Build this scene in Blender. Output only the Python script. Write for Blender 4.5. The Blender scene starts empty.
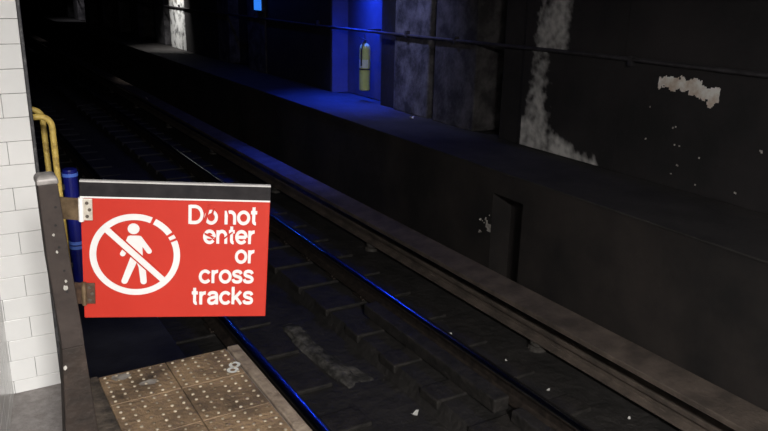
import bpy, bmesh, math, random
from mathutils import Vector, Matrix, noise

random.seed(7)
scene = bpy.context.scene
C = scene.collection

# ------------------------------------------------------------------ camera
cam_data = bpy.data.cameras.new('camera')
cam_data.sensor_fit = 'HORIZONTAL'
cam_data.sensor_width = 36.0
cam_data.lens = 748.554 / 768 * 36.0
cam_data.clip_start = 0.05
cam = bpy.data.objects.new('camera', cam_data)
C.objects.link(cam)
# columns: camera right, up, back in world axes (X across the tracks, Y along them, Z up)
right = Vector((0.86014, -0.50963, 0.02074))
right.normalize()
fwd = Vector((0.49262, 0.81872, -0.29411 * 1.0))
fwd = (fwd - right * fwd.dot(right)).normalized()
up = right.cross(fwd)
cam.matrix_world = Matrix(((right.x, up.x, -fwd.x, 0), (right.y, up.y, -fwd.y, 0), (right.z, up.z, -fwd.z, 1.45), (0, 0, 0, 1)))
scene.camera = cam

# ------------------------------------------------------------------ world, lights, exposure
world = bpy.data.worlds.new('tunnel_dark')
scene.world = world
world.use_nodes = True
bg = world.node_tree.nodes['Background']
bg.inputs['Color'].default_value = (0.25, 0.3, 1.0, 1)
bg.inputs['Strength'].default_value = 0.002

scene.view_settings.view_transform = 'Standard'
scene.view_settings.look = 'None'
scene.view_settings.gamma = 1.0
scene.view_settings.use_curve_mapping = False
scene.view_settings.exposure = 0.0


def area(name, loc, size, size_y, power, color, target=None, spread=180):
    l = bpy.data.lights.new(name, 'AREA')
    l.shape = 'RECTANGLE'
    l.size = size
    l.size_y = size_y
    l.energy = power
    l.color = color
    l.spread = math.radians(spread)
    o = bpy.data.objects.new(name, l)
    C.objects.link(o)
    o.location = loc
    d = Vector((0, 0, -1)) if target is None else (Vector(target) - Vector(loc))
    o.rotation_euler = d.to_track_quat('-Z', 'Y').to_euler()
    return o


def point(name, loc, power, color, r=0.06):
    l = bpy.data.lights.new(name, 'POINT')
    l.energy = power
    l.color = color
    l.shadow_soft_size = r
    o = bpy.data.objects.new(name, l)
    C.objects.link(o)
    o.location = loc
    return o


# station fluorescents over the platform
area('station_light', (-0.05, 0.1, 2.55), 0.3, 1.3, 22, (1.0, 0.97, 0.93))
area('station_light', (-0.15, -2.4, 2.55), 0.5, 1.5, 590, (1.0, 0.97, 0.93))
# blue tunnel lamps, and shaded lights turned to the wall, the last two added
BLUE = (0.01, 0.055, 1.0)
point('blue_lamp_light', (5.08, 9.30, 2.05), 28, BLUE, 0.05)
area('blue_lamp_light', (5.16, 9.30, 1.95), 0.15, 0.9, 62, BLUE, (5.10, 9.25, -0.1), 75)  # second light for the niche lamp, added to make the niche bluer
point('blue_lamp_light', (4.5, 12.6, 2.2), 14, (0.015, 0.09, 1.0), 0.05)
area('unseen_wall_light', (4.3, 17.2, 2.4), 0.2, 0.2, 12, (1.0, 0.98, 0.95), (5.05, 17.9, 0.2), 60)
area('unseen_wall_light', (4.5, 29.8, 2.3), 0.2, 0.2, 4, (0.9, 0.9, 1.0), (5.05, 31.3, 0.2), 60)  # added light that brings a distant pier out of the dark
area('unseen_wall_light', (3.9, 7.6, 2.7), 0.2, 0.2, 8, (0.40, 0.45, 1.0), (5.05, 8.0, 0.4), 75)  # bluish light added to lift the extinguisher and tint the piers

# ------------------------------------------------------------------ materials


def mat(name, c1, c2=None, scale=8.0, rough=0.8, metal=0.0, bump=0.0, bscale=40.0, detail=6.0, lo=0.35, hi=0.65, emit=None, spec=0.5, c3=None):
    m = bpy.data.materials.new(name)
    m.use_nodes = True
    nt = m.node_tree
    b = nt.nodes['Principled BSDF']
    b.inputs['Roughness'].default_value = rough
    b.inputs['Metallic'].default_value = metal
    b.inputs['Specular IOR Level'].default_value = spec
    tc = nt.nodes.new('ShaderNodeTexCoord')
    n = nt.nodes.new('ShaderNodeTexNoise')
    n.inputs['Scale'].default_value = scale
    n.inputs['Detail'].default_value = detail
    n.inputs['Roughness'].default_value = 0.62
    nt.links.new(tc.outputs['Object'], n.inputs['Vector'])
    r = nt.nodes.new('ShaderNodeValToRGB')
    r.color_ramp.elements[0].position = lo
    r.color_ramp.elements[1].position = hi
    r.color_ramp.elements[0].color = (*c1, 1)
    r.color_ramp.elements[1].color = (*(c2 or c1), 1)
    if c3:
        e = r.color_ramp.elements.new(min(0.98, hi + 0.1))
        e.color = (*c3, 1)
    nt.links.new(n.outputs['Fac'], r.inputs['Fac'])
    nt.links.new(r.outputs['Color'], b.inputs['Base Color'])
    if bump:
        n2 = nt.nodes.new('ShaderNodeTexNoise')
        n2.inputs['Scale'].default_value = bscale
        n2.inputs['Detail'].default_value = 5
        nt.links.new(tc.outputs['Object'], n2.inputs['Vector'])
        bp = nt.nodes.new('ShaderNodeBump')
        bp.inputs['Strength'].default_value = bump
        bp.inputs['Distance'].default_value = 0.02
        nt.links.new(n2.outputs['Fac'], bp.inputs['Height'])
        nt.links.new(bp.outputs['Normal'], b.inputs['Normal'])
    if emit:
        b.inputs['Emission Color'].default_value = (*emit[0], 1)
        b.inputs['Emission Strength'].default_value = emit[1]
    return m


M = {}
M['tile'] = mat('white_tile', (0.80, 0.80, 0.79), (0.86, 0.86, 0.85), 3, 0.18, bump=0.05, bscale=18)
M['grout'] = mat('grout', (0.24, 0.24, 0.24), (0.5, 0.5, 0.5), 30, 0.9)
M['bead'] = mat('corner_bead', (0.05, 0.05, 0.055), (0.16, 0.16, 0.16), 25, 0.6, lo=0.5, hi=0.7)
M['concrete'] = mat('platform_concrete', (0.22, 0.20, 0.19), (0.33, 0.305, 0.295), 28, 0.85, bump=0.3, bscale=90)
M['tactile'] = mat('worn_tactile', (0.075, 0.055, 0.042), (0.40, 0.27, 0.16), 5, 0.55, bump=0.4, bscale=60, lo=0.3, hi=0.64, c3=(0.52, 0.33, 0.14))
M['dome'] = mat('worn_dome', (0.17, 0.125, 0.08), (0.66, 0.57, 0.43), 11, 0.5, lo=0.4, hi=0.6)
M['strip'] = mat('grimy_strip', (0.035, 0.028, 0.023), (0.14, 0.11, 0.085), 14, 0.8, bump=0.3)
M['smear'] = mat('grey_smear', (0.20, 0.17, 0.14), (0.42, 0.38, 0.34), 30, 0.7, lo=0.3, hi=0.6)
M['board'] = mat('rubbing_board', (0.20, 0.15, 0.115), (0.40, 0.32, 0.245), 16, 0.7, bump=0.3, bscale=50)
M['paint'] = mat('white_paint', (0.78, 0.78, 0.74), (0.9, 0.9, 0.88), 20, 0.6)
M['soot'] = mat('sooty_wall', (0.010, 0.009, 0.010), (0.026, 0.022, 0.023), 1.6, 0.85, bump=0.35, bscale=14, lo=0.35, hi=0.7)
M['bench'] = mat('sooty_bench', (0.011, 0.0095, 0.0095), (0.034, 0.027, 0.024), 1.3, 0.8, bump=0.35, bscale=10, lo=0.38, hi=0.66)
M['bench_top'] = mat('dusty_bench_top', (0.016, 0.014, 0.013), (0.036, 0.032, 0.03), 3, 0.85, bump=0.2)
M['pier'] = mat('patchy_pier', (0.035, 0.033, 0.036), (0.20, 0.19, 0.20), 4.5, 0.9, bump=0.5, bscale=25, lo=0.38, hi=0.70, detail=9)
M['pier_dim'] = mat('grimy_pier', (0.022, 0.02, 0.021), (0.11, 0.10, 0.10), 5, 0.9, bump=0.5, bscale=25, lo=0.40, hi=0.72, detail=9)
M['pier_white'] = mat('whitewashed_pier', (0.10, 0.10, 0.10), (0.75, 0.75, 0.73), 5, 0.85, bump=0.3, lo=0.36, hi=0.52, detail=9)
M['niche'] = mat('niche_plaster', (0.07, 0.07, 0.10), (0.095, 0.095, 0.135), 3, 0.9)
M['flake'] = mat('old_whitewash', (0.22, 0.20, 0.18), (0.66, 0.62, 0.57), 14, 0.9, bump=0.3, lo=0.38, hi=0.62, detail=8)
M['flake_bright'] = mat('pale_paint', (0.62, 0.50, 0.40), (0.93, 0.90, 0.86), 7, 0.8, lo=0.4, hi=0.6)
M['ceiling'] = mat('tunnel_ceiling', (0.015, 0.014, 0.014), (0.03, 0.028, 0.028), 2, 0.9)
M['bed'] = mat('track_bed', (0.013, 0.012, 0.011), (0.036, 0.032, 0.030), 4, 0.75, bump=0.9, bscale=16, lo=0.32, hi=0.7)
M['dirt'] = mat('dry_dirt', (0.03, 0.028, 0.026), (0.22, 0.205, 0.19), 7, 0.95, bump=0.6, bscale=40, lo=0.42, hi=0.72)
M['tie'] = mat('oily_tie', (0.012, 0.011, 0.010), (0.036, 0.031, 0.028), 10, 0.7, bump=0.6, bscale=30)
M['rust'] = mat('rusty_steel', (0.02, 0.016, 0.014), (0.06, 0.045, 0.036), 18, 0.6, metal=0.3, bump=0.3)
M['railtop'] = mat('polished_rail', (0.5, 0.52, 0.55), (0.58, 0.6, 0.63), 12, 0.2, metal=1.0)
M['cover'] = mat('dusty_cover_board', (0.06, 0.047, 0.038), (0.13, 0.10, 0.08), 5, 0.8, bump=0.3)
M['insul'] = mat('insulator', (0.05, 0.045, 0.04), (0.10, 0.09, 0.08), 10, 0.6)
M['pipe'] = mat('grimy_pipe', (0.02, 0.018, 0.02), (0.055, 0.05, 0.055), 9, 0.7)
M['post'] = mat('brown_post', (0.026, 0.020, 0.018), (0.052, 0.040, 0.035), 22, 0.6, spec=0.25, bump=0.08, bscale=70, lo=0.3, hi=0.75)
M['post_base'] = mat('rusty_post_base', (0.018, 0.014, 0.012), (0.050, 0.036, 0.029), 14, 0.65, spec=0.25, bump=0.3, lo=0.35, hi=0.75)
M['cap'] = mat('grey_cap', (0.16, 0.15, 0.14), (0.28, 0.26, 0.25), 30, 0.5, metal=0.3)
M['chip'] = mat('bare_chip', (0.2, 0.19, 0.17), (0.5, 0.48, 0.44), 60, 0.6)
M['hole'] = mat('dark_hole', (0.008, 0.007, 0.007), None, 5, 0.8)
M['red'] = mat('sign_red', (0.385, 0.022, 0.012), (0.41, 0.025, 0.014), 9, 0.4, spec=0.3, bump=0.03)
M['red2'] = mat('scuffed_red', (0.33, 0.022, 0.014), (0.43, 0.030, 0.018), 40, 0.5, spec=0.2)
M['white'] = mat('sign_white', (0.57, 0.565, 0.56), (0.61, 0.605, 0.60), 20, 0.4)
M['black'] = mat('sign_black', (0.010, 0.009, 0.010), (0.02, 0.018, 0.019), 30, 0.55, spec=0.15)
M['edge'] = mat('sign_edge', (0.35, 0.34, 0.33), (0.45, 0.44, 0.43), 30, 0.4)
M['brass'] = mat('worn_hinge', (0.09, 0.06, 0.035), (0.24, 0.17, 0.10), 40, 0.4, metal=0.55)
M['steel'] = mat('steel_leaf', (0.42, 0.38, 0.31), (0.66, 0.62, 0.55), 50, 0.4, metal=0.4)
M['rustleaf'] = mat('rusted_leaf', (0.025, 0.014, 0.010), (0.09, 0.05, 0.03), 60, 0.6, metal=0.3)
M['pin'] = mat('pin_bright', (0.8, 0.78, 0.74), (0.9, 0.88, 0.84), 40, 0.3, metal=0.2)
M['screw'] = mat('screw_dark', (0.05, 0.04, 0.03), (0.12, 0.1, 0.08), 40, 0.5, metal=0.4)
M['yellow'] = mat('yellow_rail', (0.36, 0.23, 0.06), (0.72, 0.52, 0.13), 30, 0.45, bump=0.3, bscale=80, lo=0.3, hi=0.5)
M['ext'] = mat('yellow_cylinder', (0.50, 0.56, 0.14), (0.60, 0.66, 0.20), 10, 0.4)
M['ext_label'] = mat('pale_label', (0.62, 0.68, 0.45), (0.70, 0.74, 0.55), 30, 0.5)
M['dark'] = mat('dark_metal', (0.02, 0.02, 0.022), (0.05, 0.05, 0.05), 20, 0.45, metal=0.3)
M['bluelit'] = mat('bluelit_steel', (0.008, 0.010, 0.16), (0.012, 0.018, 0.24), 12, 0.35)  # steel with the blue light on it painted into the colour
M['blueglint'] = mat('painted_blue_glint', (0.10, 0.22, 0.85), (0.2, 0.35, 0.95), 20, 0.3)  # blue reflections painted as a pale colour
M['lens_blue'] = mat('lit_blue_lens', (0.05, 0.2, 0.8), None, 5, 0.3, emit=((0.03, 0.22, 0.85), 1.0))
M['scrap'] = mat('paper_scrap', (0.7, 0.69, 0.66), (0.85, 0.84, 0.8), 30, 0.8)
M['slab'] = mat('trackside_slab', (0.035, 0.035, 0.04), (0.07, 0.07, 0.08), 3, 0.55, bump=0.2)

# ------------------------------------------------------------------ mesh helpers


def box(bm, c, s, rot=None):
    r = bmesh.ops.create_cube(bm, size=1.0)
    mt = Matrix.Translation(c) @ (rot.to_4x4() if rot else Matrix()) @ Matrix.Diagonal((*s, 1))
    bmesh.ops.transform(bm, matrix=mt, verts=r['verts'])
    return r['verts']


def span(bm, x0, x1, y0, y1, z0, z1):
    return box(bm, ((x0 + x1) / 2, (y0 + y1) / 2, (z0 + z1) / 2), (abs(x1 - x0), abs(y1 - y0), abs(z1 - z0)))


def cyl(bm, p0, p1, r0, r1=None, seg=16):
    p0, p1 = Vector(p0), Vector(p1)
    d = p1 - p0
    q = d.to_track_quat('Z', 'Y').to_matrix().to_4x4()
    r = bmesh.ops.create_cone(bm, cap_ends=True, segments=seg, radius1=r0, radius2=r0 if r1 is None else r1, depth=d.length,
                              matrix=Matrix.Translation((p0 + p1) / 2) @ q)
    return r['verts']


def tube(bm, pts, r, seg=10):
    pts = [Vector(p) for p in pts]
    rings = []
    ref = None
    for i, p in enumerate(pts):
        t = (pts[min(i + 1, len(pts) - 1)] - pts[max(i - 1, 0)]).normalized()
        if ref is None:
            ref = t.orthogonal().normalized()
        ref = (ref - t * ref.dot(t)).normalized()
        b = t.cross(ref)
        rings.append([bm.verts.new(p + (ref * math.cos(a) + b * math.sin(a)) * r) for a in [2 * math.pi * k / seg for k in range(seg)]])
    for a, b in zip(rings, rings[1:]):
        for k in range(seg):
            bm.faces.new((a[k], a[(k + 1) % seg], b[(k + 1) % seg], b[k]))
    bm.faces.new(rings[0][::-1])
    bm.faces.new(rings[-1])


def lathe(bm, prof, c=(0, 0, 0), seg=24):
    rings = []
    for r, z in prof:
        rings.append([bm.verts.new((c[0] + r * math.cos(2 * math.pi * k / seg), c[1] + r * math.sin(2 * math.pi * k / seg), c[2] + z)) for k in range(seg)])
    for a, b in zip(rings, rings[1:]):
        for k in range(seg):
            bm.faces.new((a[k], a[(k + 1) % seg], b[(k + 1) % seg], b[k]))
    bm.faces.new(rings[0][::-1])
    bm.faces.new(rings[-1])


def prism_y(bm, prof, y0, y1):
    """closed XZ profile swept along Y"""
    a = [bm.verts.new((x, y0, z)) for x, z in prof]
    b = [bm.verts.new((x, y1, z)) for x, z in prof]
    n = len(prof)
    for k in range(n):
        bm.faces.new((a[k], a[(k + 1) % n], b[(k + 1) % n], b[k]))
    bm.faces.new(a[::-1])
    bm.faces.new(b)


def loft_rect(bm, secs):
    """secs: list of (z, x0, x1, y0, y1)"""
    rings = [[bm.verts.new(p) for p in ((x0, y0, z), (x1, y0, z), (x1, y1, z), (x0, y1, z))] for z, x0, x1, y0, y1 in secs]
    for a, b in zip(rings, rings[1:]):
        for k in range(4):
            bm.faces.new((a[k], a[(k + 1) % 4], b[(k + 1) % 4], b[k]))
    bm.faces.new(rings[0][::-1])
    bm.faces.new(rings[-1])


def obj(name, bm, m, parent=None, smooth=False, bevel=0.0, bseg=2):
    bmesh.ops.recalc_face_normals(bm, faces=bm.faces)
    me = bpy.data.meshes.new(name)
    bm.to_mesh(me)
    bm.free()
    me.materials.append(m)
    if smooth:
        for p in me.polygons:
            p.use_smooth = len(p.vertices) <= 4
    o = bpy.data.objects.new(name, me)
    C.objects.link(o)
    if parent:
        o.parent = parent
    if bevel:
        md = o.modifiers.new('edge', 'BEVEL')
        md.width = bevel
        md.segments = bseg
        md.limit_method = 'ANGLE'
    return o


def struct(name, bm, m, **k):
    o = obj(name, bm, m, **k)
    o['kind'] = 'structure'
    return o


def tag(o, label, cat, group=None):
    o['label'] = label
    o['category'] = cat
    if group:
        o['group'] = group
    return o


def thing(name, label, cat, loc=(0, 0, 0), rot=None, group=None):
    o = bpy.data.objects.new(name, None)
    C.objects.link(o)
    o.empty_display_size = 0.1
    o.location = loc
    if rot is not None:
        o.rotation_euler = rot
    return tag(o, label, cat, group)


def dup(root, loc, label=None, rotz=None):
    r = root.copy()
    C.objects.link(r)
    r.location = loc
    if rotz is not None:
        r.rotation_euler = (0, 0, rotz)
    if label:
        r['label'] = label
    for ch in list(root.children):
        c = ch.copy()
        C.objects.link(c)
        c.parent = r
        for g in ch.children:
            d = g.copy()
            C.objects.link(d)
            d.parent = c
    return r


NB = bmesh.new

# ------------------------------------------------------------------ setting
FAR = 62.0
WX = 5.05          # face of the far wall
BX = 4.15          # face of the bench wall
BZ = -0.10         # top of the bench wall
BED = -1.24
TOP = 3.3

bm = NB()
span(bm, -1.6, 0.285, -4.0, 2.755, -0.30, 0.0)
struct('platform_floor', bm, M['concrete'])
bm = NB()
span(bm, 0.285, 0.383, -4.0, 2.74, -0.30, -0.002)
struct('platform_drain_strip', bm, M['strip'])
bm = NB()
span(bm, 0.36, 0.93, -4.0, 2.735, -1.30, -0.012)
struct('platform_edge_slab', bm, M['concrete'])
bm = NB()
span(bm, -1.6, 0.36, -4.0, 2.755, -1.30, -0.30)
struct('platform_base', bm, M['soot'])

# white tiled walls: every tile is a bevelled block on a grout bed
TP, TW = 0.0795, 0.1555


def tile_wall(name, origin, u, nrm, length, rows, from_right=True, half_even=True):
    u, nrm = Vector(u).normalized(), Vector(nrm).normalized()
    o = Vector(origin)
    rot = Matrix((u, -nrm, Vector((0, 0, 1)))).transposed()
    bm = NB()
    g = 0.0016
    for k in range(-1, rows):
        z0 = 0.0 if k < 0 else 0.05 + k * TP
        z1 = 0.05 + (k + 1) * TP if k >= 0 else 0.05
        s = length
        first = (k % 2 == 0) if half_even else (k % 2 == 1)
        w = TW / 2 if first else TW
        while s > 0.004:
            e = max(0.0, s - w)
            if s - e > 2 * g + 0.002:
                c = o + u * ((s + e) / 2) + nrm * 0.002 + Vector((0, 0, (z0 + z1) / 2))
                box(bm, c, (s - e - g, 0.010, z1 - z0 - g), rot)
            s = e
            w = TW
    return obj(name, bm, M['tile'], bevel=0.0012, bseg=2)


bm = NB()
span(bm, -0.9, 0.2575, 2.757, 2.99, -0.005, 3.2)
w_end = struct('wall_end', bm, M['grout'])
t = tile_wall('tiles', (0.088, 2.752, 0), (1, 0, 0), (0, -1, 0), 0.169, 40)
t.parent = w_end
lat0, lat1 = Vector((0.088, 2.757, 0)), Vector((-0.56, -1.6, 0))
ld = (lat0 - lat1)
ln = Vector((ld.y, -ld.x, 0)).normalized()
bm = NB()
pts = [lat1, lat0, lat0 - ln * 0.25, lat1 - ln * 0.25]
lo = [bm.verts.new((p.x, p.y, -0.005)) for p in pts]
hi = [bm.verts.new((p.x, p.y, 3.2)) for p in pts]
for k in range(4):
    bm.faces.new((lo[k], lo[(k + 1) % 4], hi[(k + 1) % 4], hi[k]))
bm.faces.new(lo)
bm.faces.new(hi)
w_left = struct('wall_left', bm, M['grout'])
t = tile_wall('tiles', lat1 + ln * 0.004, ld, ln, ld.length - 0.004, 40, half_even=False)
t.parent = w_left
# dark chipped bead down the corner of the end wall
bm = NB()
span(bm, 0.2575, 0.268, 2.742, 2.99, -0.005, 3.2)
struct('trim_1', bm, M['bead'], bevel=0.003)
# wall beside the near track beyond the end of the platform
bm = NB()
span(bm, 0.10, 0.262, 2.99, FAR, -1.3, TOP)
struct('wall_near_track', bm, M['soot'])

# track bed with a shallow drain trough between the half ties
bm = NB()
prof = [(0.2, -1.5), (5.6, -1.5), (5.6, BED), (2.66, BED), (2.60, BED - 0.10), (2.20, BED - 0.10), (2.14, BED), (0.2, BED)]
ys = [-4 + 0.5 * k for k in range(60)] + [27, 30, 36, 44, 52, FAR]
rows = [[bm.verts.new((x, y, z + (random.uniform(-0.008, 0.008) if z > -1.45 else 0))) for x, z in prof] for y in ys]
for a, b in zip(rows, rows[1:]):
    for k in range(len(prof)):
        bm.faces.new((a[k], a[(k + 1) % len(prof)], b[(k + 1) % len(prof)], b[k]))
struct('track_bed', bm, M['bed'])
bm = NB()
span(bm, 0.262, 1.32, 2.80, 9.0, -1.28, -1.19)
struct('trackside_slab', bm, M['slab'], bevel=0.01)

# bench wall (duct bank) with a raised refuge in its face
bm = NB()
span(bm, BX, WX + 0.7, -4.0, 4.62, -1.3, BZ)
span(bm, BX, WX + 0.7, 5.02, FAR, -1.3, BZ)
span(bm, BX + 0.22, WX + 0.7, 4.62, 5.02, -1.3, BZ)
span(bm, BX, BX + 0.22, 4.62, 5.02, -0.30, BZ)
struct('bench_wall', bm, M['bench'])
bm = NB()
span(bm, BX - 0.012, WX + 0.05, -4.0, FAR, BZ, BZ + 0.018)
struct('bench_top', bm, M['bench_top'], bevel=0.006)

# far wall: dark back wall with piers, recess and niche
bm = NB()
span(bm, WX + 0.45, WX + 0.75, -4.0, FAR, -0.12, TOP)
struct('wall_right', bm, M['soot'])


def pier(name, y0, y1, m, x=WX):
    bm = NB()
    n = max(2, int((y1 - y0) / 0.25))
    for i in range(1):
        span(bm, x, WX + 0.46, y0, y1, BZ + 0.01, TOP)
    return struct(name, bm, m, bevel=0.02)


pier('wall_pier', -4.0, 5.80, M['soot'])
pier('wall_pier', 5.80, 6.12, M['soot'], WX + 0.02)
pier('wall_pier', 6.54, 7.34, M['pier_dim'], WX)
pier('wall_pier', 7.34, 7.46, M['soot'], WX + 0.10)
pier('wall_pier', 7.46, 8.24, M['pier'], WX)
pier('wall_pier', 8.24, 8.64, M['soot'], WX + 0.04)
pier('wall_pier', 10.02, 12.5, M['soot'], WX)
pier('wall_pier', 12.5, 13.35, M['pier_dim'], WX - 0.02)
pier('wall_pier', 13.35, 14.4, M['soot'], WX + 0.2)
pier('wall_pier', 14.4, 15.0, M['pier_dim'], WX)
pier('wall_pier', 15.0, 17.30, M['soot'], WX - 0.01)
pier('wall_pier', 17.30, 18.50, M['pier_white'], WX - 0.02)
pier('wall_pier', 19.1, 20.0, M['pier'], WX)
y = 21.8
while y < 58:
    pier('wall_pier', y, y + 0.9, M['pier_dim'], WX)
    y += 2.4
# niche lining
bm = NB()
span(bm, WX + 0.26, WX + 0.46, 8.64, 9.97, BZ + 0.01, TOP)
span(bm, WX, WX + 0.46, 9.97, 10.02, BZ + 0.01, TOP)
struct('niche_back', bm, M['niche'])
# tunnel and station ceilings
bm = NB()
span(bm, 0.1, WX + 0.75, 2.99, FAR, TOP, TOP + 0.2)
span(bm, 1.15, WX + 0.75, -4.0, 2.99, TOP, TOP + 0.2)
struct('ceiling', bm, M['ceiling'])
bm = NB()
span(bm, -1.6, 1.15, -4.0, 2.99, 3.2, 3.4)
struct('ceiling_station', bm, M['concrete'])
bm = NB()
span(bm, 0.98, 1.18, -4.0, 2.99, 2.62, 3.3)
struct('added_shade_beam', bm, M['soot'])  # unseen beam added to keep station light off the tracks
bm = NB()
span(bm, 0.1, WX + 0.75, FAR, FAR + 0.2, -1.5, TOP)
struct('wall_far', bm, M['soot'])


# old paint still clinging to the far wall: ragged flakes standing a little proud of it
def flakes(name, test, y0, y1, z0, z1, m, x=WX, cell=0.014, th=0.004):
    bm = NB()
    ny, nz = int((y1 - y0) / cell), int((z1 - z0) / cell)
    vs = {}

    def v(i, j):
        if (i, j) not in vs:
            yy, zz = y0 + i * cell, z0 + j * cell
            d = noise.noise(Vector((yy * 30, zz * 30, 3))) * cell * 0.6
            vs[(i, j)] = bm.verts.new((x - th, yy + d, zz - d))
        return vs[(i, j)]
    for i in range(ny):
        for j in range(nz):
            yy, zz = y0 + (i + .5) * cell, z0 + (j + .5) * cell
            if test(yy, zz):
                bm.faces.new((v(i, j), v(i + 1, j), v(i + 1, j + 1), v(i, j + 1)))
    r = bmesh.ops.extrude_face_region(bm, geom=bm.faces[:])
    for e in r['geom']:
        if isinstance(e, bmesh.types.BMVert):
            e.co.x = x + 0.001
    return struct(name, bm, m)


def nz(y, z, s, seed=0):
    return noise.fractal(Vector((y * s, z * s, seed)), 1.0, 2.0, 5)


def column_stain(y, z):
    """how much old whitewash is left: two soft runs and a spread along the foot"""
    n = nz(y, z * 0.5, 4, 1.3)
    nf = nz(y, z, 16, 4.7)
    if z > 0.90:
        v = 1.15 - ((y - 5.40) / 0.20) ** 2
    else:
        v = (0.62 + 0.4 * max(0, min(1, (0.75 - z) / 0.7))) - ((y - 5.50) / (0.20 + 0.10 * max(0, 0.5 - z))) ** 2
    foot = 0.02 + 0.26 * max(0, min(1, (y - 4.62) / 0.95)) ** 1.4
    if 4.55 < y < 5.74:
        v = max(v, 0.95 - max(0, (z - BZ - foot)) / 0.07 - max(0, 4.72 - y) * 6)
    return max(0, min(1, (v - 0.15) * 0.75 + n * 0.5 + nf * 0.45))


bm = NB()
ly = bm.verts.layers.float.new('stain')
cell = 0.0125
Y0, Y1, Z0, Z1 = 4.5, 5.775, BZ + 0.03, 2.1
ny, nzc = int((Y1 - Y0) / cell), int((Z1 - Z0) / cell)
g_ = []
for i in range(ny + 1):
    row = []
    for j in range(nzc + 1):
        yy, zz = Y0 + i * cell, Z0 + j * cell
        st = column_stain(yy, zz) * min(1, i / 6, (ny - i) / 3, (nzc - j) / 6)
        v = bm.verts.new((WX - 0.003 - 0.004 * st, yy, zz))
        v[ly] = st
        row.append(v)
    g_.append(row)
for a, b in zip(g_, g_[1:]):
    for j in range(nzc):
        bm.faces.new((a[j], a[j + 1], b[j + 1], b[j]))
r = bmesh.ops.extrude_face_region(bm, geom=bm.faces[:])
for e in r['geom']:
    if isinstance(e, bmesh.types.BMVert):
        e.co.x = WX + 0.004
m = mat('stained_plaster', (0.010, 0.009, 0.010), (0.026, 0.022, 0.023), 1.6, 0.85, bump=0.35, bscale=14, lo=0.35, hi=0.7)
nt = m.node_tree
pb_ = nt.nodes['Principled BSDF']
src = pb_.inputs['Base Color'].links[0].from_socket
at = nt.nodes.new('ShaderNodeAttribute')
at.attribute_name = 'stain'
mx = nt.nodes.new('ShaderNodeMix')
mx.data_type = 'RGBA'
nt.links.new(at.outputs['Fac'], mx.inputs['Factor'])
nt.links.new(src, mx.inputs['A'])
mx.inputs['B'].default_value = (0.62, 0.60, 0.58, 1)
nt.links.new(mx.outputs['Result'], pb_.inputs['Base Color'])
struct('whitewashed_wall_patch', bm, m)


def peel_test(y, z):
    # the pale scab: brownish left end, white drooping right end
    n = nz(y, z, 14, 8.1) * 0.035
    top = 0.80 + 0.10 * (y - 3.9) * 0.2
    if 3.82 < y < 4.12:
        return 0.705 + 0.05 * abs(y - 3.95) + n < z < 0.80 + n
    if 3.72 < y <= 3.82:
        return 0.665 + n < z < 0.81 + n
    if 3.55 < y <= 3.73:
        return 0.625 + abs(y - 3.62) * 0.6 + n < z < 0.775 + n - abs(y - 3.62) * 0.3
    return False


flakes('peeling_paint', peel_test, 3.5, 4.16, 0.58, 0.86, M['flake_bright'], cell=0.009)


def speck_test(y, z):
    return nz(y, z, 16, 21.0) > 0.66 + 0.2 * abs(z - 0.3) and nz(y, z, 2.2, 2.0) > 0.05


flakes('paint_specks', speck_test, 2.9, 4.6, -0.06, 0.62, M['flake'], cell=0.012)

flakes('bench_paint_specks', lambda y, z: nz(y, z, 14, 33.0) > 0.42 - 0.5 * (abs(y - 5.06) < 0.035 and abs(z + 0.62) < 0.05), 5.025, 5.2, -0.72, -0.5, M['flake'], x=BX, cell=0.01)

# ------------------------------------------------------------------ rails, ties, third rail


def rail_profile():
    p = [(-0.068, 0.0), (0.068, 0.0), (0.068, 0.011), (0.02, 0.026), (0.009, 0.036), (0.009, 0.103), (0.0335, 0.113), (0.0335, 0.128)]
    q = [(-x, z) for x, z in reversed(p[2:])]
    return p + q


def head_profile():
    pts = []
    for a in range(-5, 6):
        u = a / 5
        x = 0.0345 * math.sin(u * math.pi / 2)
        z = 0.1275 + 0.0225 * math.cos(u * math.pi / 2) ** 0.55
        pts.append((x, z))
    return [(0.0345, 0.126)] + pts[::-1] + [(-0.0345, 0.126)]


def running_rail(x, label):
    r = thing('running_rail', label, 'rail', (x, 0, -1.20), group='running rails of the track')
    bm = NB()
    prism_y(bm, rail_profile(), -3.5, FAR)
    obj('rail_body', bm, M['rust'], r)
    bm = NB()
    hp = head_profile()
    ends = [[bm.verts.new((px, py, pz)) for px, pz in hp] for py in (-3.5, 4.0, 8.0, 16.0, FAR)]
    for e0, e1 in zip(ends, ends[1:]):
        for q in range(len(hp) - 1):
            bm.faces.new((e0[q], e0[q + 1], e1[q + 1], e1[q]))
    h = obj('rail_head', bm, M['railtop'], r, smooth=True)
    h['label'] = 'polished rail head glinting blue'
    return r


running_rail(1.70, 'steel running rail beside the platform edge, glinting blue')
running_rail(3.07, 'steel running rail in the middle of the track bed, blue streak along it')

# half ties: a block under each rail, with plate and spikes
tie0 = None


def half_tie(x, y, side, label):
    global tie0
    if tie0 is None:
        tie0 = thing('half_tie', label, 'railway tie', (x, y, BED), group='half ties set in the concrete bed')
        bm = NB()
        span(bm, -0.45, 0.42, -0.11, 0.11, -0.05, 0.022)
        obj('tie_block', bm, M['tie'], tie0, bevel=0.012)
        bm = NB()
        span(bm, -0.085, 0.085, -0.09, 0.09, 0.022, 0.038)
        pl = obj('tie_plate', bm, M['rust'], tie0, bevel=0.004)
        for sx in (-1, 1):
            bm = NB()
            cyl(bm, (sx * 0.077, 0.05 * sx, 0.038), (sx * 0.077, 0.05 * sx, 0.056), 0.008, 0.008, 8)
            obj('spike', bm, M['rust'], pl)
        return tie0
    return dup(tie0, (x, y, BED), label)


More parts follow.
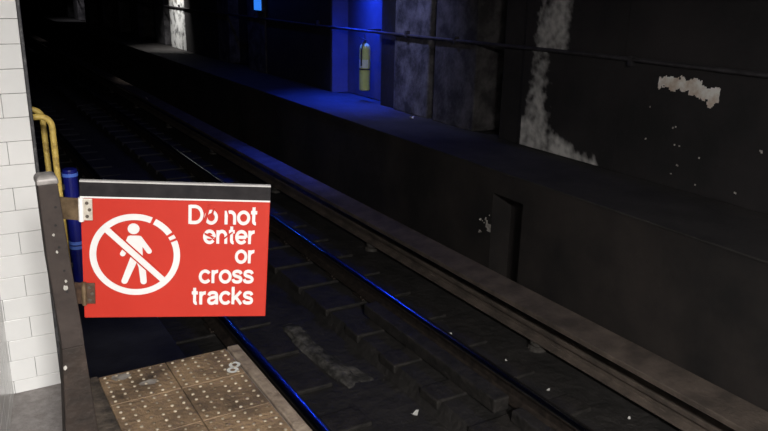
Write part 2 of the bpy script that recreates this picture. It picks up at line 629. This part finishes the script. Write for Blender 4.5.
k = 0
y = 2.6
near_names = []
while y < 18.0:
    half_tie(1.70, y, 0, 'dark half tie under the rail nearest the platform')
    half_tie(3.07, y, 1, 'dark half tie under the rail farther from the platform')
    y += 0.56
    k += 1

# short timber guard beside the farther rail
g = NB()
span(g, 2.855, 2.98, 3.30, 5.05, BED + 0.0225, -1.115)
tag(obj('guard_timber', g, M['tie'], bevel=0.012), 'squared timber lying along the near side of the middle rail', 'timber')
g = NB()
span(g, 2.89, 2.98, 1.6, 3.18, BED + 0.0225, -1.13)
tag(obj('guard_timber', g, M['tie'], bevel=0.012), 'shorter low timber beside the middle rail at the picture bottom', 'timber')

# third rail
tr = thing('third_rail', 'dull power rail running under the brown cover board', 'power rail', (3.775, 0, 0))
bm = NB()
prof = [(x, z) for x, z in rail_profile()]
prism_y(bm, [(-0.06, -1.165), (0.06, -1.165), (0.06, -1.15), (0.014, -1.135), (0.014, -1.085), (0.042, -1.075), (0.042, -1.04), (-0.042, -1.04), (-0.042, -1.075), (-0.014, -1.085), (-0.014, -1.135), (-0.06, -1.15)], -3.5, FAR)
obj('rail_body', bm, M['cover'], tr, bevel=0.004)
y = 1.3
while y < 20:
    bm = NB()
    lathe(bm, [(0.075, BED - 0.02), (0.075, -1.215), (0.05, -1.205), (0.06, -1.19), (0.06, -1.166)], (-0.01, y, 0), 14)
    obj('insulator', bm, M['insul'], tr)
    y += 2.6
cb = thing('third_rail_cover_board', 'long brown dusty board covering the power rail below the bench wall', 'cover board', (3.70, 0, 0))
bm = NB()
prism_y(bm, [(-0.12, -0.885), (-0.12, -0.845), (0.13, -0.825), (0.13, -0.865)], -3.5, FAR)
obj('board', bm, M['cover'], cb, bevel=0.005)
y = 0.9
while y < 20:
    bm = NB()
    tube(bm, [(0.20, y, BED - 0.01), (0.20, y, -1.0), (0.17, y, -0.90), (0.10, y, -0.872)], 0.016, 8)
    obj('bracket', bm, M['rust'], cb)
    y += 2.6

# ------------------------------------------------------------------ litter and dirt
bm = NB()
n = 26
rows = []
for i in range(n):
    row = []
    for j in range(n):
        u, v = i / (n - 1), j / (n - 1)
        yy = 4.15 + 1.45 * v
        x = 2.30 - 0.10 * math.sin(v * 2.6) + 0.24 * (1 - 0.4 * v) * u + 0.03 * nz(u, v, 4, 9)
        e = min(u, 1 - u, v, 1 - v) * 4
        hgt = max(0, min(1, e)) * (0.06 + 0.05 * nz(x, yy, 3, 5))
        row.append(bm.verts.new((x, yy, BED - 0.115 + hgt)))
    rows.append(row)
for a, b in zip(rows, rows[1:]):
    for j in range(n - 1):
        bm.faces.new((a[j], b[j], b[j + 1], a[j + 1]))
d = obj('dirt_heap', bm, M['dirt'], smooth=True)
d['kind'] = 'stuff'
tag(d, 'pale heap of dry dirt in the drain trough between the rails', 'dirt')


def scrap(x, y, z, s, label, rz, fold=0.4, group=None):
    bm = NB()
    pts = [(-s, -s * .4), (s * .2, -s * .55), (s, -s * .2), (s * .8, s * .35), (-s * .1, s * .5), (-s * .9, s * .2)]
    vs = [bm.verts.new((px, py, abs(px) * fold)) for px, py in pts]
    c = bm.verts.new((0, 0, 0))
    for i in range(len(vs)):
        bm.faces.new((vs[i], vs[(i + 1) % len(vs)], c))
    r = bmesh.ops.extrude_face_region(bm, geom=bm.faces[:])
    for e in r['geom']:
        if isinstance(e, bmesh.types.BMVert):
            e.co.z += 0.003
    o = obj('paper_scrap', bm, M['scrap'])
    o.location = (x, y, z)
    o.rotation_euler = (0, 0, rz)
    return tag(o, label, 'litter', 'scraps of litter on the tracks')


scrap(2.50, 3.70, BED - 0.10, 0.035, 'white folded scrap in the trough between the rails', 0.3, 0.9)
scrap(3.26, 4.36, BED + 0.0235, 0.032, 'white scrap lying just beyond the end of the blue streak', 0.9, 0.7)
scrap(4.88, 7.52, BZ + 0.018, 0.035, 'pale scrap on the bench top at the foot of the pier', 0.2, 0.8)
scrap(3.40, 3.38, BED + 0.005, 0.018, 'tiny pale scrap below the cover board, nearest the bottom right corner', 0.2, 0.5)
scrap(3.42, 3.86, BED + 0.005, 0.014, 'tiny pale scrap by the power rail, highest of its cluster', 1.2, 0.5)
scrap(3.34, 3.72, BED + 0.005, 0.018, 'small pale scrap by the power rail, middle of its cluster', 2.2, 0.5)
scrap(3.62, 2.85, BED + 0.005, 0.018, 'tiny pale scrap close under the front of the power rail', 0.6, 0.5)

# ------------------------------------------------------------------ far wall fittings
cp = thing('wall_conduit', 'thin grimy pipe running along the far tunnel wall', 'pipe', (WX - 0.03, 0, 0.88))
bm = NB()
tube(bm, [(0, -3.5, 0.0), (0, 3.2, 0.02), (0, 5.0, 0.02), (0, 7.6, -0.01), (0, 10.6, -0.03), (0, 20, -0.02), (0, FAR - 1, 0)], 0.018, 10)
obj('pipe_run', bm, M['pipe'], cp, smooth=True)
for y in (1.5, 4.4, 6.9, 7.9, 10.4, 12.9, 17.6, 22.2):
    bm = NB()
    span(bm, -0.024, 0.03, y - 0.02, y + 0.02, -0.035, 0.045)
    obj('pipe_clamp', bm, M['pipe'], cp)

# extinguisher hung at the mouth of the niche
ex = thing('fire_extinguisher', 'yellow green fire extinguisher hanging against the blue lit niche', 'fire extinguisher', (WX + 0.02, 9.03, 0.06))
bm = NB()
lathe(bm, [(0.062, 0.0), (0.074, 0.012), (0.075, 0.28)], seg=28)
obj('lower_cylinder', bm, M['ext'], ex, smooth=False)
bm = NB()
lathe(bm, [(0.078, 0.28), (0.078, 0.30)], seg=28)
obj('clamp_band', bm, M['dark'], ex)
bm = NB()
lathe(bm, [(0.075, 0.30), (0.075, 0.56), (0.066, 0.60), (0.045, 0.625), (0.025, 0.635)], seg=28)
obj('upper_cylinder', bm, M['ext'], ex)
bm = NB()
for k in range(10):
    a0, a1 = math.radians(150 + k * 13), math.radians(150 + (k + 1) * 13)
    vs = [bm.verts.new((0.0765 * math.cos(a), 0.0765 * math.sin(a), z)) for a, z in ((a0, 0.31), (a1, 0.31), (a1, 0.42), (a0, 0.42))]
    bm.faces.new(vs)
lb = obj('label_band', bm, M['ext_label'], ex)
lb['label'] = 'pale label band round the cylinder'
bm = NB()
cyl(bm, (0, 0, 0.635), (0, 0, 0.67), 0.02)
obj('valve', bm, M['dark'], ex)
bm = NB()
tube(bm, [(0, -0.03, 0.67), (-0.02, 0.02, 0.69), (-0.05, 0.07, 0.70)], 0.009)
obj('handle', bm, M['dark'], ex)
bm = NB()
tube(bm, [(0, 0.0, 0.67), (0, 0, 0.76), (0.02, 0, 0.79), (0.03, 0, 0.80)], 0.007)
obj('hanging_hook', bm, M['dark'], ex)
bm = NB()
tube(bm, [(0.0, 0, 0.655), (-0.06, -0.05, 0.64), (-0.085, -0.06, 0.55), (-0.085, -0.055, 0.34)], 0.01)
obj('hose', bm, M['dark'], ex)
bm = NB()
span(bm, 0.03, 0.36, -0.02, 0.02, 0.79, 0.82)
obj('wall_bracket', bm, M['dark'], ex)

# small lit blue signal box
lb_ = thing('blue_signal_lamp', 'small glowing pale blue lamp high on the far tunnel wall', 'lamp', (WX - 0.07, 12.62, 0.99))
bm = NB()
span(bm, -0.02, 0.07, -0.19, 0.15, -0.02, 0.36)
obj('housing', bm, M['dark'], lb_, bevel=0.01)
bm = NB()
span(bm, -0.045, -0.02, -0.17, 0.13, 0.0, 0.34)
obj('lens', bm, M['lens_blue'], lb_, bevel=0.01)


# ------------------------------------------------------------------ platform edge
PX0, PX1, PSEAM = 0.385, 0.888, 0.640
pan_rows = [(2.725, 2.500), (2.497, 2.250), (2.247, 2.000), (1.997, 1.750)]
names = ['at the far end corner', 'in the second row', 'in the third row', 'in the row nearest the viewer']
for (ya, yb), nm in zip(pan_rows, names):
    for side, (xa, xb) in (('platform side', (PX0, PSEAM - 0.002)), ('track side', (PSEAM + 0.002, PX1))):
        r = thing('tactile_paving_slab', 'worn rusty brown studded paving slab %s, %s' % (nm, side), 'paving slab', (0, 0, 0), group='studded slabs of the platform edge')
        bm = NB()
        span(bm, xa, xb, yb, ya, -0.012, 0.0)
        obj('slab', bm, M['tactile'], r, bevel=0.002)
        if nm == names[0] and side == 'platform side':
            for (sx, sy, sr) in ((0.462, 2.690, 0.030), (0.545, 2.600, 0.026)):
                bm = NB()
                vs = [bm.verts.new((sx + sr * 1.5 * random.uniform(.7, 1.1) * math.cos(2 * math.pi * q / 14), sy + sr * random.uniform(.6, 1) * math.sin(2 * math.pi * q / 14), 0.0006)) for q in range(14)]
                bm.faces.new(vs)
                o = obj('pale_smear', bm, M['smear'], r)
                o['label'] = 'pale grey smear worn into the slab'
        nx, ny = 6, 6
        for i in range(nx):
            for j in range(ny):
                bm = NB()
                cx = xa + (i + 0.5) * (xb - xa) / nx
                cy = yb + (j + 0.5) * (ya - yb) / ny
                lathe(bm, [(0.0068, 0.0), (0.0054, 0.003), (0.003, 0.004)], (cx, cy, 0), 8)
                obj('stud', bm, M['dome'], r, smooth=True)
rb = NB()
span(rb, 0.896, 0.945, -3.5, 2.735, -0.11, 0.004)
tag(obj('edge_strip', rb, M['board'], bevel=0.006), 'long pale rubbing strip along the platform edge over the rail', 'edge strip')
pm = thing('painted_mark', 'white stencilled figure eight on the corner slab by the edge strip', 'painted mark', (0.862, 2.556, 0.0008), (0, 0, math.radians(-30)))
for s in (-1, 1):
    bm = NB()
    n = 20
    for k in range(n):
        a0, a1 = 2 * math.pi * k / n, 2 * math.pi * (k + 1) / n
        ro, ri = 0.023, 0.010
        vs = [bm.verts.new((rr * math.cos(a), s * 0.021 + rr * 1.05 * math.sin(a), 0.0006)) for a, rr in ((a0, ri), (a0, ro), (a1, ro), (a1, ri))]
        bm.faces.new(vs)
    obj('ring', bm, M['paint'], pm)

# yellow grab rails on the track side of the end wall
for (yy, zt, xr, lbl) in ((2.93, 0.972, 0.345, 'worn yellow grab rail behind the post top, nearer of two'),
                          (3.22, 0.955, 0.348, 'yellow grab rail hooked to the tiled wall, farther of two')):
    g = thing('grab_rail', lbl, 'handrail', (0, yy, 0), group='yellow grab rails of the track ladder')
    bm = NB()
    pts = [(0.262, 0, zt)]
    for k in range(9):
        a = math.pi / 2 * k / 8
        pts.append((xr - 0.04 + 0.04 * math.sin(a), 0, zt - 0.04 + 0.04 * math.cos(a)))
    pts += [(xr + 0.002, 0, 0.4), (xr, 0, -0.3), (xr, 0, -1.19)]
    tube(bm, pts, 0.0115, 12)
    obj('rail_tube', bm, M['yellow'], g, smooth=True)
    bm = NB()
    cyl(bm, (0.2615, 0, zt), (0.27, 0, zt), 0.028)
    obj('wall_flange', bm, M['yellow'], g)

# invented slim marker on two arms; blue light and glints painted into its colours
bp_ = thing('bluelit_marker', 'slim invented marker with blue light and glints painted on, in the gap beside the red sign', 'marker', (0.437, 3.3, 0.0))
bm = NB()
cyl(bm, (0, 0, 0.17), (0, 0, 0.685), 0.03, seg=18)
obj('shaft', bm, M['bluelit'], bp_, bevel=0.004)
for z in (0.655, 0.355, 0.335):
    bm = NB()
    cyl(bm, (0, 0, z), (0, 0, z + 0.014), 0.0325, seg=18)
    obj('band', bm, M['blueglint'], bp_)  # painted glint
for z in (0.25, 0.6):
    bm = NB()
    span(bm, -0.176, -0.02, -0.012, 0.012, z, z + 0.024)
    obj('arm', bm, M['dark'], bp_)

# ------------------------------------------------------------------ the sign post
ps = thing('sign_post', 'brown steel post carrying the hinges of the red sign', 'post', (0.185, 1.685, 0.0))
bm = NB()
D = 0.024
loft_rect(bm, [(0.655, -0.0190, 0.0282, -D, D), (0.69, -0.0195, 0.0275, -D, D), (0.867, -0.028, 0.0175, -D, D), (1.035, -0.0295, 0.0095, -D, D)])
obj('post_tube', bm, M['post'], ps, bevel=0.002, bseg=2)
bm = NB()
loft_rect(bm, [(0.0, -0.060, 0.062, -0.034, 0.034), (0.44, -0.033, 0.037, -0.028, 0.028), (0.575, -0.024, 0.031, -0.026, 0.026), (0.655, -0.0190, 0.0282, -D, D)])
obj('post_base', bm, M['post_base'], ps, bevel=0.002, bseg=2)
bm = NB()
loft_rect(bm, [(1.035, -0.0315, 0.0115, -D - .002, D + .002), (1.046, -0.0315, 0.0115, -D - .002, D + .002), (1.053, -0.027, 0.007, -D + .004, D - .004), (1.055, -0.02, 0.0, -D + .01, D - .01)])
c_ = obj('post_cap', bm, M['cap'], ps, bevel=0.003, bseg=3)
c_['label'] = 'grey rounded cap'
for (x, z) in ((0.0, 0.985), (-0.004, 0.945), (-0.002, 0.895), (0.003, 0.84), (0.004, 0.79)):
    bm = NB()
    cyl(bm, (x, -D - 0.0008, z), (x, -D + 0.004, z), 0.0028, seg=10)
    obj('bolt_hole', bm, M['hole'], ps)
for (x, z, s) in ((-0.007, 0.885, 0.003), (0.002, 0.80, 0.006), (0.004, 0.815, 0.0035), (-0.01, 0.925, 0.003), (-0.017, 0.61, 0.005)):
    bm = NB()
    n = 9
    vs = [bm.verts.new((x + s * random.uniform(.5, 1) * math.cos(2 * math.pi * k / n), -D - 0.0012 - (0.002 if z < .66 else 0), z + 1.5 * s * random.uniform(.5, 1) * math.sin(2 * math.pi * k / n))) for k in range(n)]
    f = bm.faces.new(vs)
    r = bmesh.ops.extrude_face_region(bm, geom=[f])
    for e in r['geom']:
        if isinstance(e, bmesh.types.BMVert):
            e.co.y += 0.004
    obj('paint_chip', bm, M['chip'], ps)
bm = NB()
span(bm, -0.09, 0.09, -0.07, 0.07, 0.0, 0.012)
pb = obj('base_plate', bm, M['post_base'], ps, bevel=0.003)
for sx in (-1, 1):
    for sy in (-1, 1):
        bm = NB()
        cyl(bm, (sx * 0.075, sy * 0.052, 0.012), (sx * 0.075, sy * 0.052, 0.026), 0.011, seg=6)
        obj('anchor_bolt', bm, M['rust'], pb)

# ------------------------------------------------------------------ the red sign
SM = Matrix(((0.9431095, 0.3281557, 0.0534640), (-0.3265646, 0.9444725, -0.0364312), (-0.0624504, 0.0168992, 0.9979050)))
SW, SH, ST = 0.4052, 0.3213, 0.008
sg = thing('warning_sign', 'red sign reading Do not enter or cross tracks, hung on the brown post', 'sign', (0.4199, 1.60, 0.8641))
sg.rotation_euler = SM.to_euler()
bm = NB()
span(bm, -SW / 2, SW / 2, 0, ST, -SH / 2, SH / 2)
pn = obj('sign_panel', bm, M['red'], sg, bevel=0.0015)
bm = NB()
span(bm, -SW / 2, SW / 2, -0.0012, -0.0001, 0.1268, SH / 2 - 0.002)
o = obj('header_band', bm, M['black'], sg)
o['label'] = 'black band across the top'
bm = NB()
span(bm, -SW / 2, SW / 2, -0.0014, -0.0001, 0.1232, 0.1268)
o = obj('header_line', bm, M['white'], sg)
o['label'] = 'thin white line under the black band'
bm = NB()
span(bm, -SW / 2, SW / 2, -0.0016, ST + 0.001, SH / 2 - 0.002, SH / 2 + 0.0015)
obj('top_edge', bm, M['edge'], sg)

CX, CZ, RO, RI = -0.0905, -0.0075, 0.0965, 0.0825


def plate(name, polys, m, parent, y0=-0.0014, y1=-0.0002, layers=None):
    bm = NB()
    for i_, poly in enumerate(polys):
        a = [bm.verts.new((x, y0 - 0.00004 * (layers[i_] if layers else i_), z)) for x, z in poly]
        b = [bm.verts.new((x, y1, z)) for x, z in poly]
        n = len(poly)
        bm.faces.new(a)
        bm.faces.new(b)
        for k in range(n):
            bm.faces.new((a[k], a[(k + 1) % n], b[(k + 1) % n], b[k]))
    return obj(name, bm, m, parent)


def arc_polys(a0, a1, n=None):
    n = n or max(2, int(abs(a1 - a0) / 4))
    out = []
    for k in range(n):
        p, q = math.radians(a0 + (a1 - a0) * k / n), math.radians(a0 + (a1 - a0) * (k + 1) / n)
        out.append([(CX + RI * math.cos(p), CZ + RI * math.sin(p)), (CX + RO * math.cos(p), CZ + RO * math.sin(p)),
                    (CX + RO * math.cos(q), CZ + RO * math.sin(q)), (CX + RI * math.cos(q), CZ + RI * math.sin(q))])
    return out


ring = plate('prohibition_ring', arc_polys(67, 382) + arc_polys(35, 62.5) + arc_polys(25.5, 31), M['white'], sg, layers=[0] * 200)


def capsule(p, q, r0, r1=None, n=8):
    r1 = r0 if r1 is None else r1
    p, q = Vector(p), Vector(q)
    d = (q - p).normalized()
    a = math.atan2(d.y, d.x)
    pts = []
    for k in range(n + 1):
        t = a - math.pi / 2 + math.pi * k / n
        pts.append((q.x + r1 * math.cos(t), q.y + r1 * math.sin(t)))
    for k in range(n + 1):
        t = a + math.pi / 2 + math.pi * k / n
        pts.append((p.x + r0 * math.cos(t), p.y + r0 * math.sin(t)))
    return pts


def bar(p, q, w):
    p, q = Vector(p), Vector(q)
    d = (q - p).normalized()
    nn = Vector((-d.y, d.x)) * w / 2
    return [tuple(p + nn), tuple(p - nn), tuple(q - nn), tuple(q + nn)]


# walking figure, cut apart by red gaps on both sides of the slash
head = [(-0.0935 + 0.0125 * math.cos(2 * math.pi * k / 24), 0.0545 + 0.0125 * math.sin(2 * math.pi * k / 24)) for k in range(24)]
torso = [(-0.1055, 0.0345), (-0.1015, 0.0385), (-0.083, 0.0385), (-0.0775, 0.034), (-0.0755, 0.018), (-0.0745, -0.015), (-0.0985, -0.015), (-0.1035, 0.005)]
fig = plate('pedestrian_symbol', [head, torso,
            capsule((-0.0815, 0.0325), (-0.0610, 0.002), 0.0058), capsule((-0.1015, 0.0325), (-0.1085, 0.012), 0.0058), capsule((-0.1085, 0.012), (-0.1175, -0.005), 0.0056),
            capsule((-0.0925, -0.014), (-0.1145, -0.070), 0.0085, 0.0068), capsule((-0.0825, -0.014), (-0.0765, -0.035), 0.0085, 0.0075), capsule((-0.0765, -0.035), (-0.0735, -0.071), 0.0075, 0.0068)], M['white'], sg)
s0, s1 = Vector((-0.1585, 0.0605)), Vector((-0.0225, -0.0755))
plate('slash_gap', [bar(s0 + Vector((0.014, -0.014)), s1 + Vector((-0.014, 0.014)), 0.0205)], M['red'], sg, -0.0019, -0.0003)
plate('prohibition_slash', [bar(s0, s1, 0.0135)], M['white'], sg, -0.0024, -0.0003)


def ell(cx, cz, rx, rz, a0, a1, n=14):
    return [(cx + rx * math.cos(math.radians(a0 + (a1 - a0) * k / n)), cz + rz * math.sin(math.radians(a0 + (a1 - a0) * k / n))) for k in range(n + 1)]


def smooth_line(p, n=6):
    q = [p[0]] + p + [p[-1]]
    out = []
    for k in range(1, len(q) - 2):
        for t in range(n):
            u = t / n
            out.append(tuple(0.5 * (2 * q[k][a] + (q[k + 1][a] - q[k - 1][a]) * u + (2 * q[k - 1][a] - 5 * q[k][a] + 4 * q[k + 1][a] - q[k + 2][a]) * u * u
                                    + (3 * q[k][a] - q[k - 1][a] - 3 * q[k + 1][a] + q[k + 2][a]) * u ** 3) for a in (0, 1)))
    return out + [p[-1]]


GLYPHS = {
    'D': (0.68, [[(0.085, 0), (0.085, 0.72)], [(0.085, 0.668), (0.29, 0.668)] + ell(0.29, 0.36, 0.285, 0.308, 90, -90) + [(0.085, 0.052)]]),
    'o': (0.55, [ell(0.275, 0.265, 0.215, 0.222, 0, 360, 28)]),
    'n': (0.55, [[(0.095, 0), (0.095, 0.525)], ell(0.275, 0.30, 0.175, 0.185, 180, 0) + [(0.45, 0.0)]]),
    't': (0.32, [[(0.15, 0.68), (0.15, 0.14)] + ell(0.235, 0.135, 0.085, 0.088, 180, 280), [(0.03, 0.475), (0.29, 0.475)]]),
    'e': (0.54, [ell(0.27, 0.265, 0.215, 0.222, -3, 322, 26), [(0.07, 0.262), (0.48, 0.262)]]),
    'r': (0.35, [[(0.095, 0), (0.095, 0.525)], ell(0.285, 0.285, 0.19, 0.19, 180, 82)]),
    'c': (0.51, [ell(0.27, 0.265, 0.212, 0.222, 35, 325, 24)]),
    's': (0.49, [smooth_line([(0.415, 0.375), (0.37, 0.455), (0.245, 0.483), (0.125, 0.452), (0.095, 0.375), (0.14, 0.31), (0.25, 0.272), (0.37, 0.23), (0.415, 0.15), (0.37, 0.072), (0.245, 0.045), (0.11, 0.075), (0.065, 0.16)])]),
    'a': (0.54, [[(0.435, 0.0), (0.435, 0.34)], smooth_line([(0.435, 0.34), (0.40, 0.45), (0.27, 0.485), (0.135, 0.455), (0.09, 0.365)]),
                 smooth_line([(0.435, 0.32), (0.27, 0.285), (0.13, 0.24), (0.085, 0.15), (0.13, 0.065), (0.235, 0.045), (0.36, 0.095), (0.435, 0.19)])]),
    'k': (0.50, [[(0.09, 0), (0.09, 0.72)], [(0.095, 0.19), (0.43, 0.53)], [(0.21, 0.30), (0.45, 0.0)]]),
    ' ': (0.25, []),
}


def stroke(path, w):
    out = []
    P = [Vector(p) for p in path]
    closed = (P[0] - P[-1]).length < 1e-6
    L, R = [], []
    for k, p in enumerate(P):
        a = P[k - 1] if k > 0 else (P[-2] if closed else p)
        b = P[k + 1] if k < len(P) - 1 else (P[1] if closed else p)
        d0 = (p - a).normalized() if (p - a).length > 1e-9 else (b - p).normalized()
        d1 = (b - p).normalized() if (b - p).length > 1e-9 else d0
        t = (d0 + d1).normalized()
        nn = Vector((-t.y, t.x)) * (w / 2 / max(0.5, t.dot(d1)))
        L.append(p + nn)
        R.append(p - nn)
    for k in range(len(P) - 1):
        out.append([tuple(L[k]), tuple(L[k + 1]), tuple(R[k + 1]), tuple(R[k])])
    return out


def text_line(body, xl, xr, zb, cap):
    quads, lay, x = [], [], 0.0
    for ch in body:
        adv, paths = GLYPHS[ch]
        for li, p in enumerate(paths):
            for q in stroke(p, 0.128):
                lay.append(li)
                quads.append([(x + a, b) for a, b in q])
        x += adv
    x0 = min(a for q in quads for a, b in q)
    x1 = max(a for q in quads for a, b in q)
    k = (xr - xl) / (x1 - x0)
    plate('lettering', [[(xl + (a - x0) * k, zb + b * cap / 0.72) for a, b in q] for q in quads], M['white'], sg, layers=lay)


for body, xl, xr, zb in (('Do not', 0.0235, 0.1745, 0.0685), ('enter', 0.0560, 0.1705, 0.0220), ('or', 0.1275, 0.1715, -0.0255), ('cross', 0.0475, 0.1717, -0.0750), ('tracks', 0.0325, 0.1724, -0.1285)):
    text_line(body, xl, xr, zb, 0.0440)
# scuffs where the lettering has been scraped back to red
for poly in ([(0.066, 0.115), (0.072, 0.115), (0.060, 0.064), (0.054, 0.064)], [(0.071, 0.090), (0.078, 0.108), (0.0805, 0.108), (0.076, 0.083)],
             [(0.058, 0.049), (0.080, 0.038), (0.078, 0.034), (0.060, 0.043)], [(0.084, 0.070), (0.090, 0.070), (0.080, 0.058), (0.074, 0.062)],
             [(0.114, 0.072), (0.118, 0.072), (0.109, 0.106), (0.106, 0.104)], [(0.100, 0.035), (0.120, 0.052), (0.122, 0.049), (0.102, 0.032)]):
    plate('scuff', [poly], M['red2'], sg, -0.0021, -0.0003)

# hinges: arm back to the post, pin, leaf with screws
for (zc, hh, leafm, armm, pinm) in ((0.0975, 0.049, M['steel'], M['brass'], M['pin']), (-0.0995, 0.050, M['rustleaf'], M['rustleaf'], M['brass'])):
    bm = NB()
    span(bm, -0.2015, -0.1775, -0.004, -0.0003, zc - hh / 2, zc + hh / 2)
    lf = obj('hinge', bm, leafm, sg, bevel=0.001)
    bm = NB()
    a = Vector((-0.205, -0.002, zc))
    b = Vector((-0.2455, 0.006, zc))
    d = (b - a)
    rot = Matrix((d.normalized(), Vector((-d.y, d.x, 0)).normalized(), Vector((0, 0, 1)))).transposed()
    box(bm, (a + b) / 2, (d.length, 0.004, hh), rot)
    obj('hinge_arm', bm, armm, lf)
    bm = NB()
    cyl(bm, (-0.2005, -0.004, zc - hh / 2 - 0.002), (-0.2005, -0.004, zc + hh / 2 + 0.002), 0.0055)
    obj('hinge_pin', bm, pinm, lf)
    for dx, dz in ((-0.1885, 0.015), (-0.1835, 0.0), (-0.1885, -0.015)):
        bm = NB()
        cyl(bm, (dx, -0.0055, zc + dz), (dx, -0.003, zc + dz), 0.0038, seg=10)
        obj('screw', bm, M['screw'], lf)
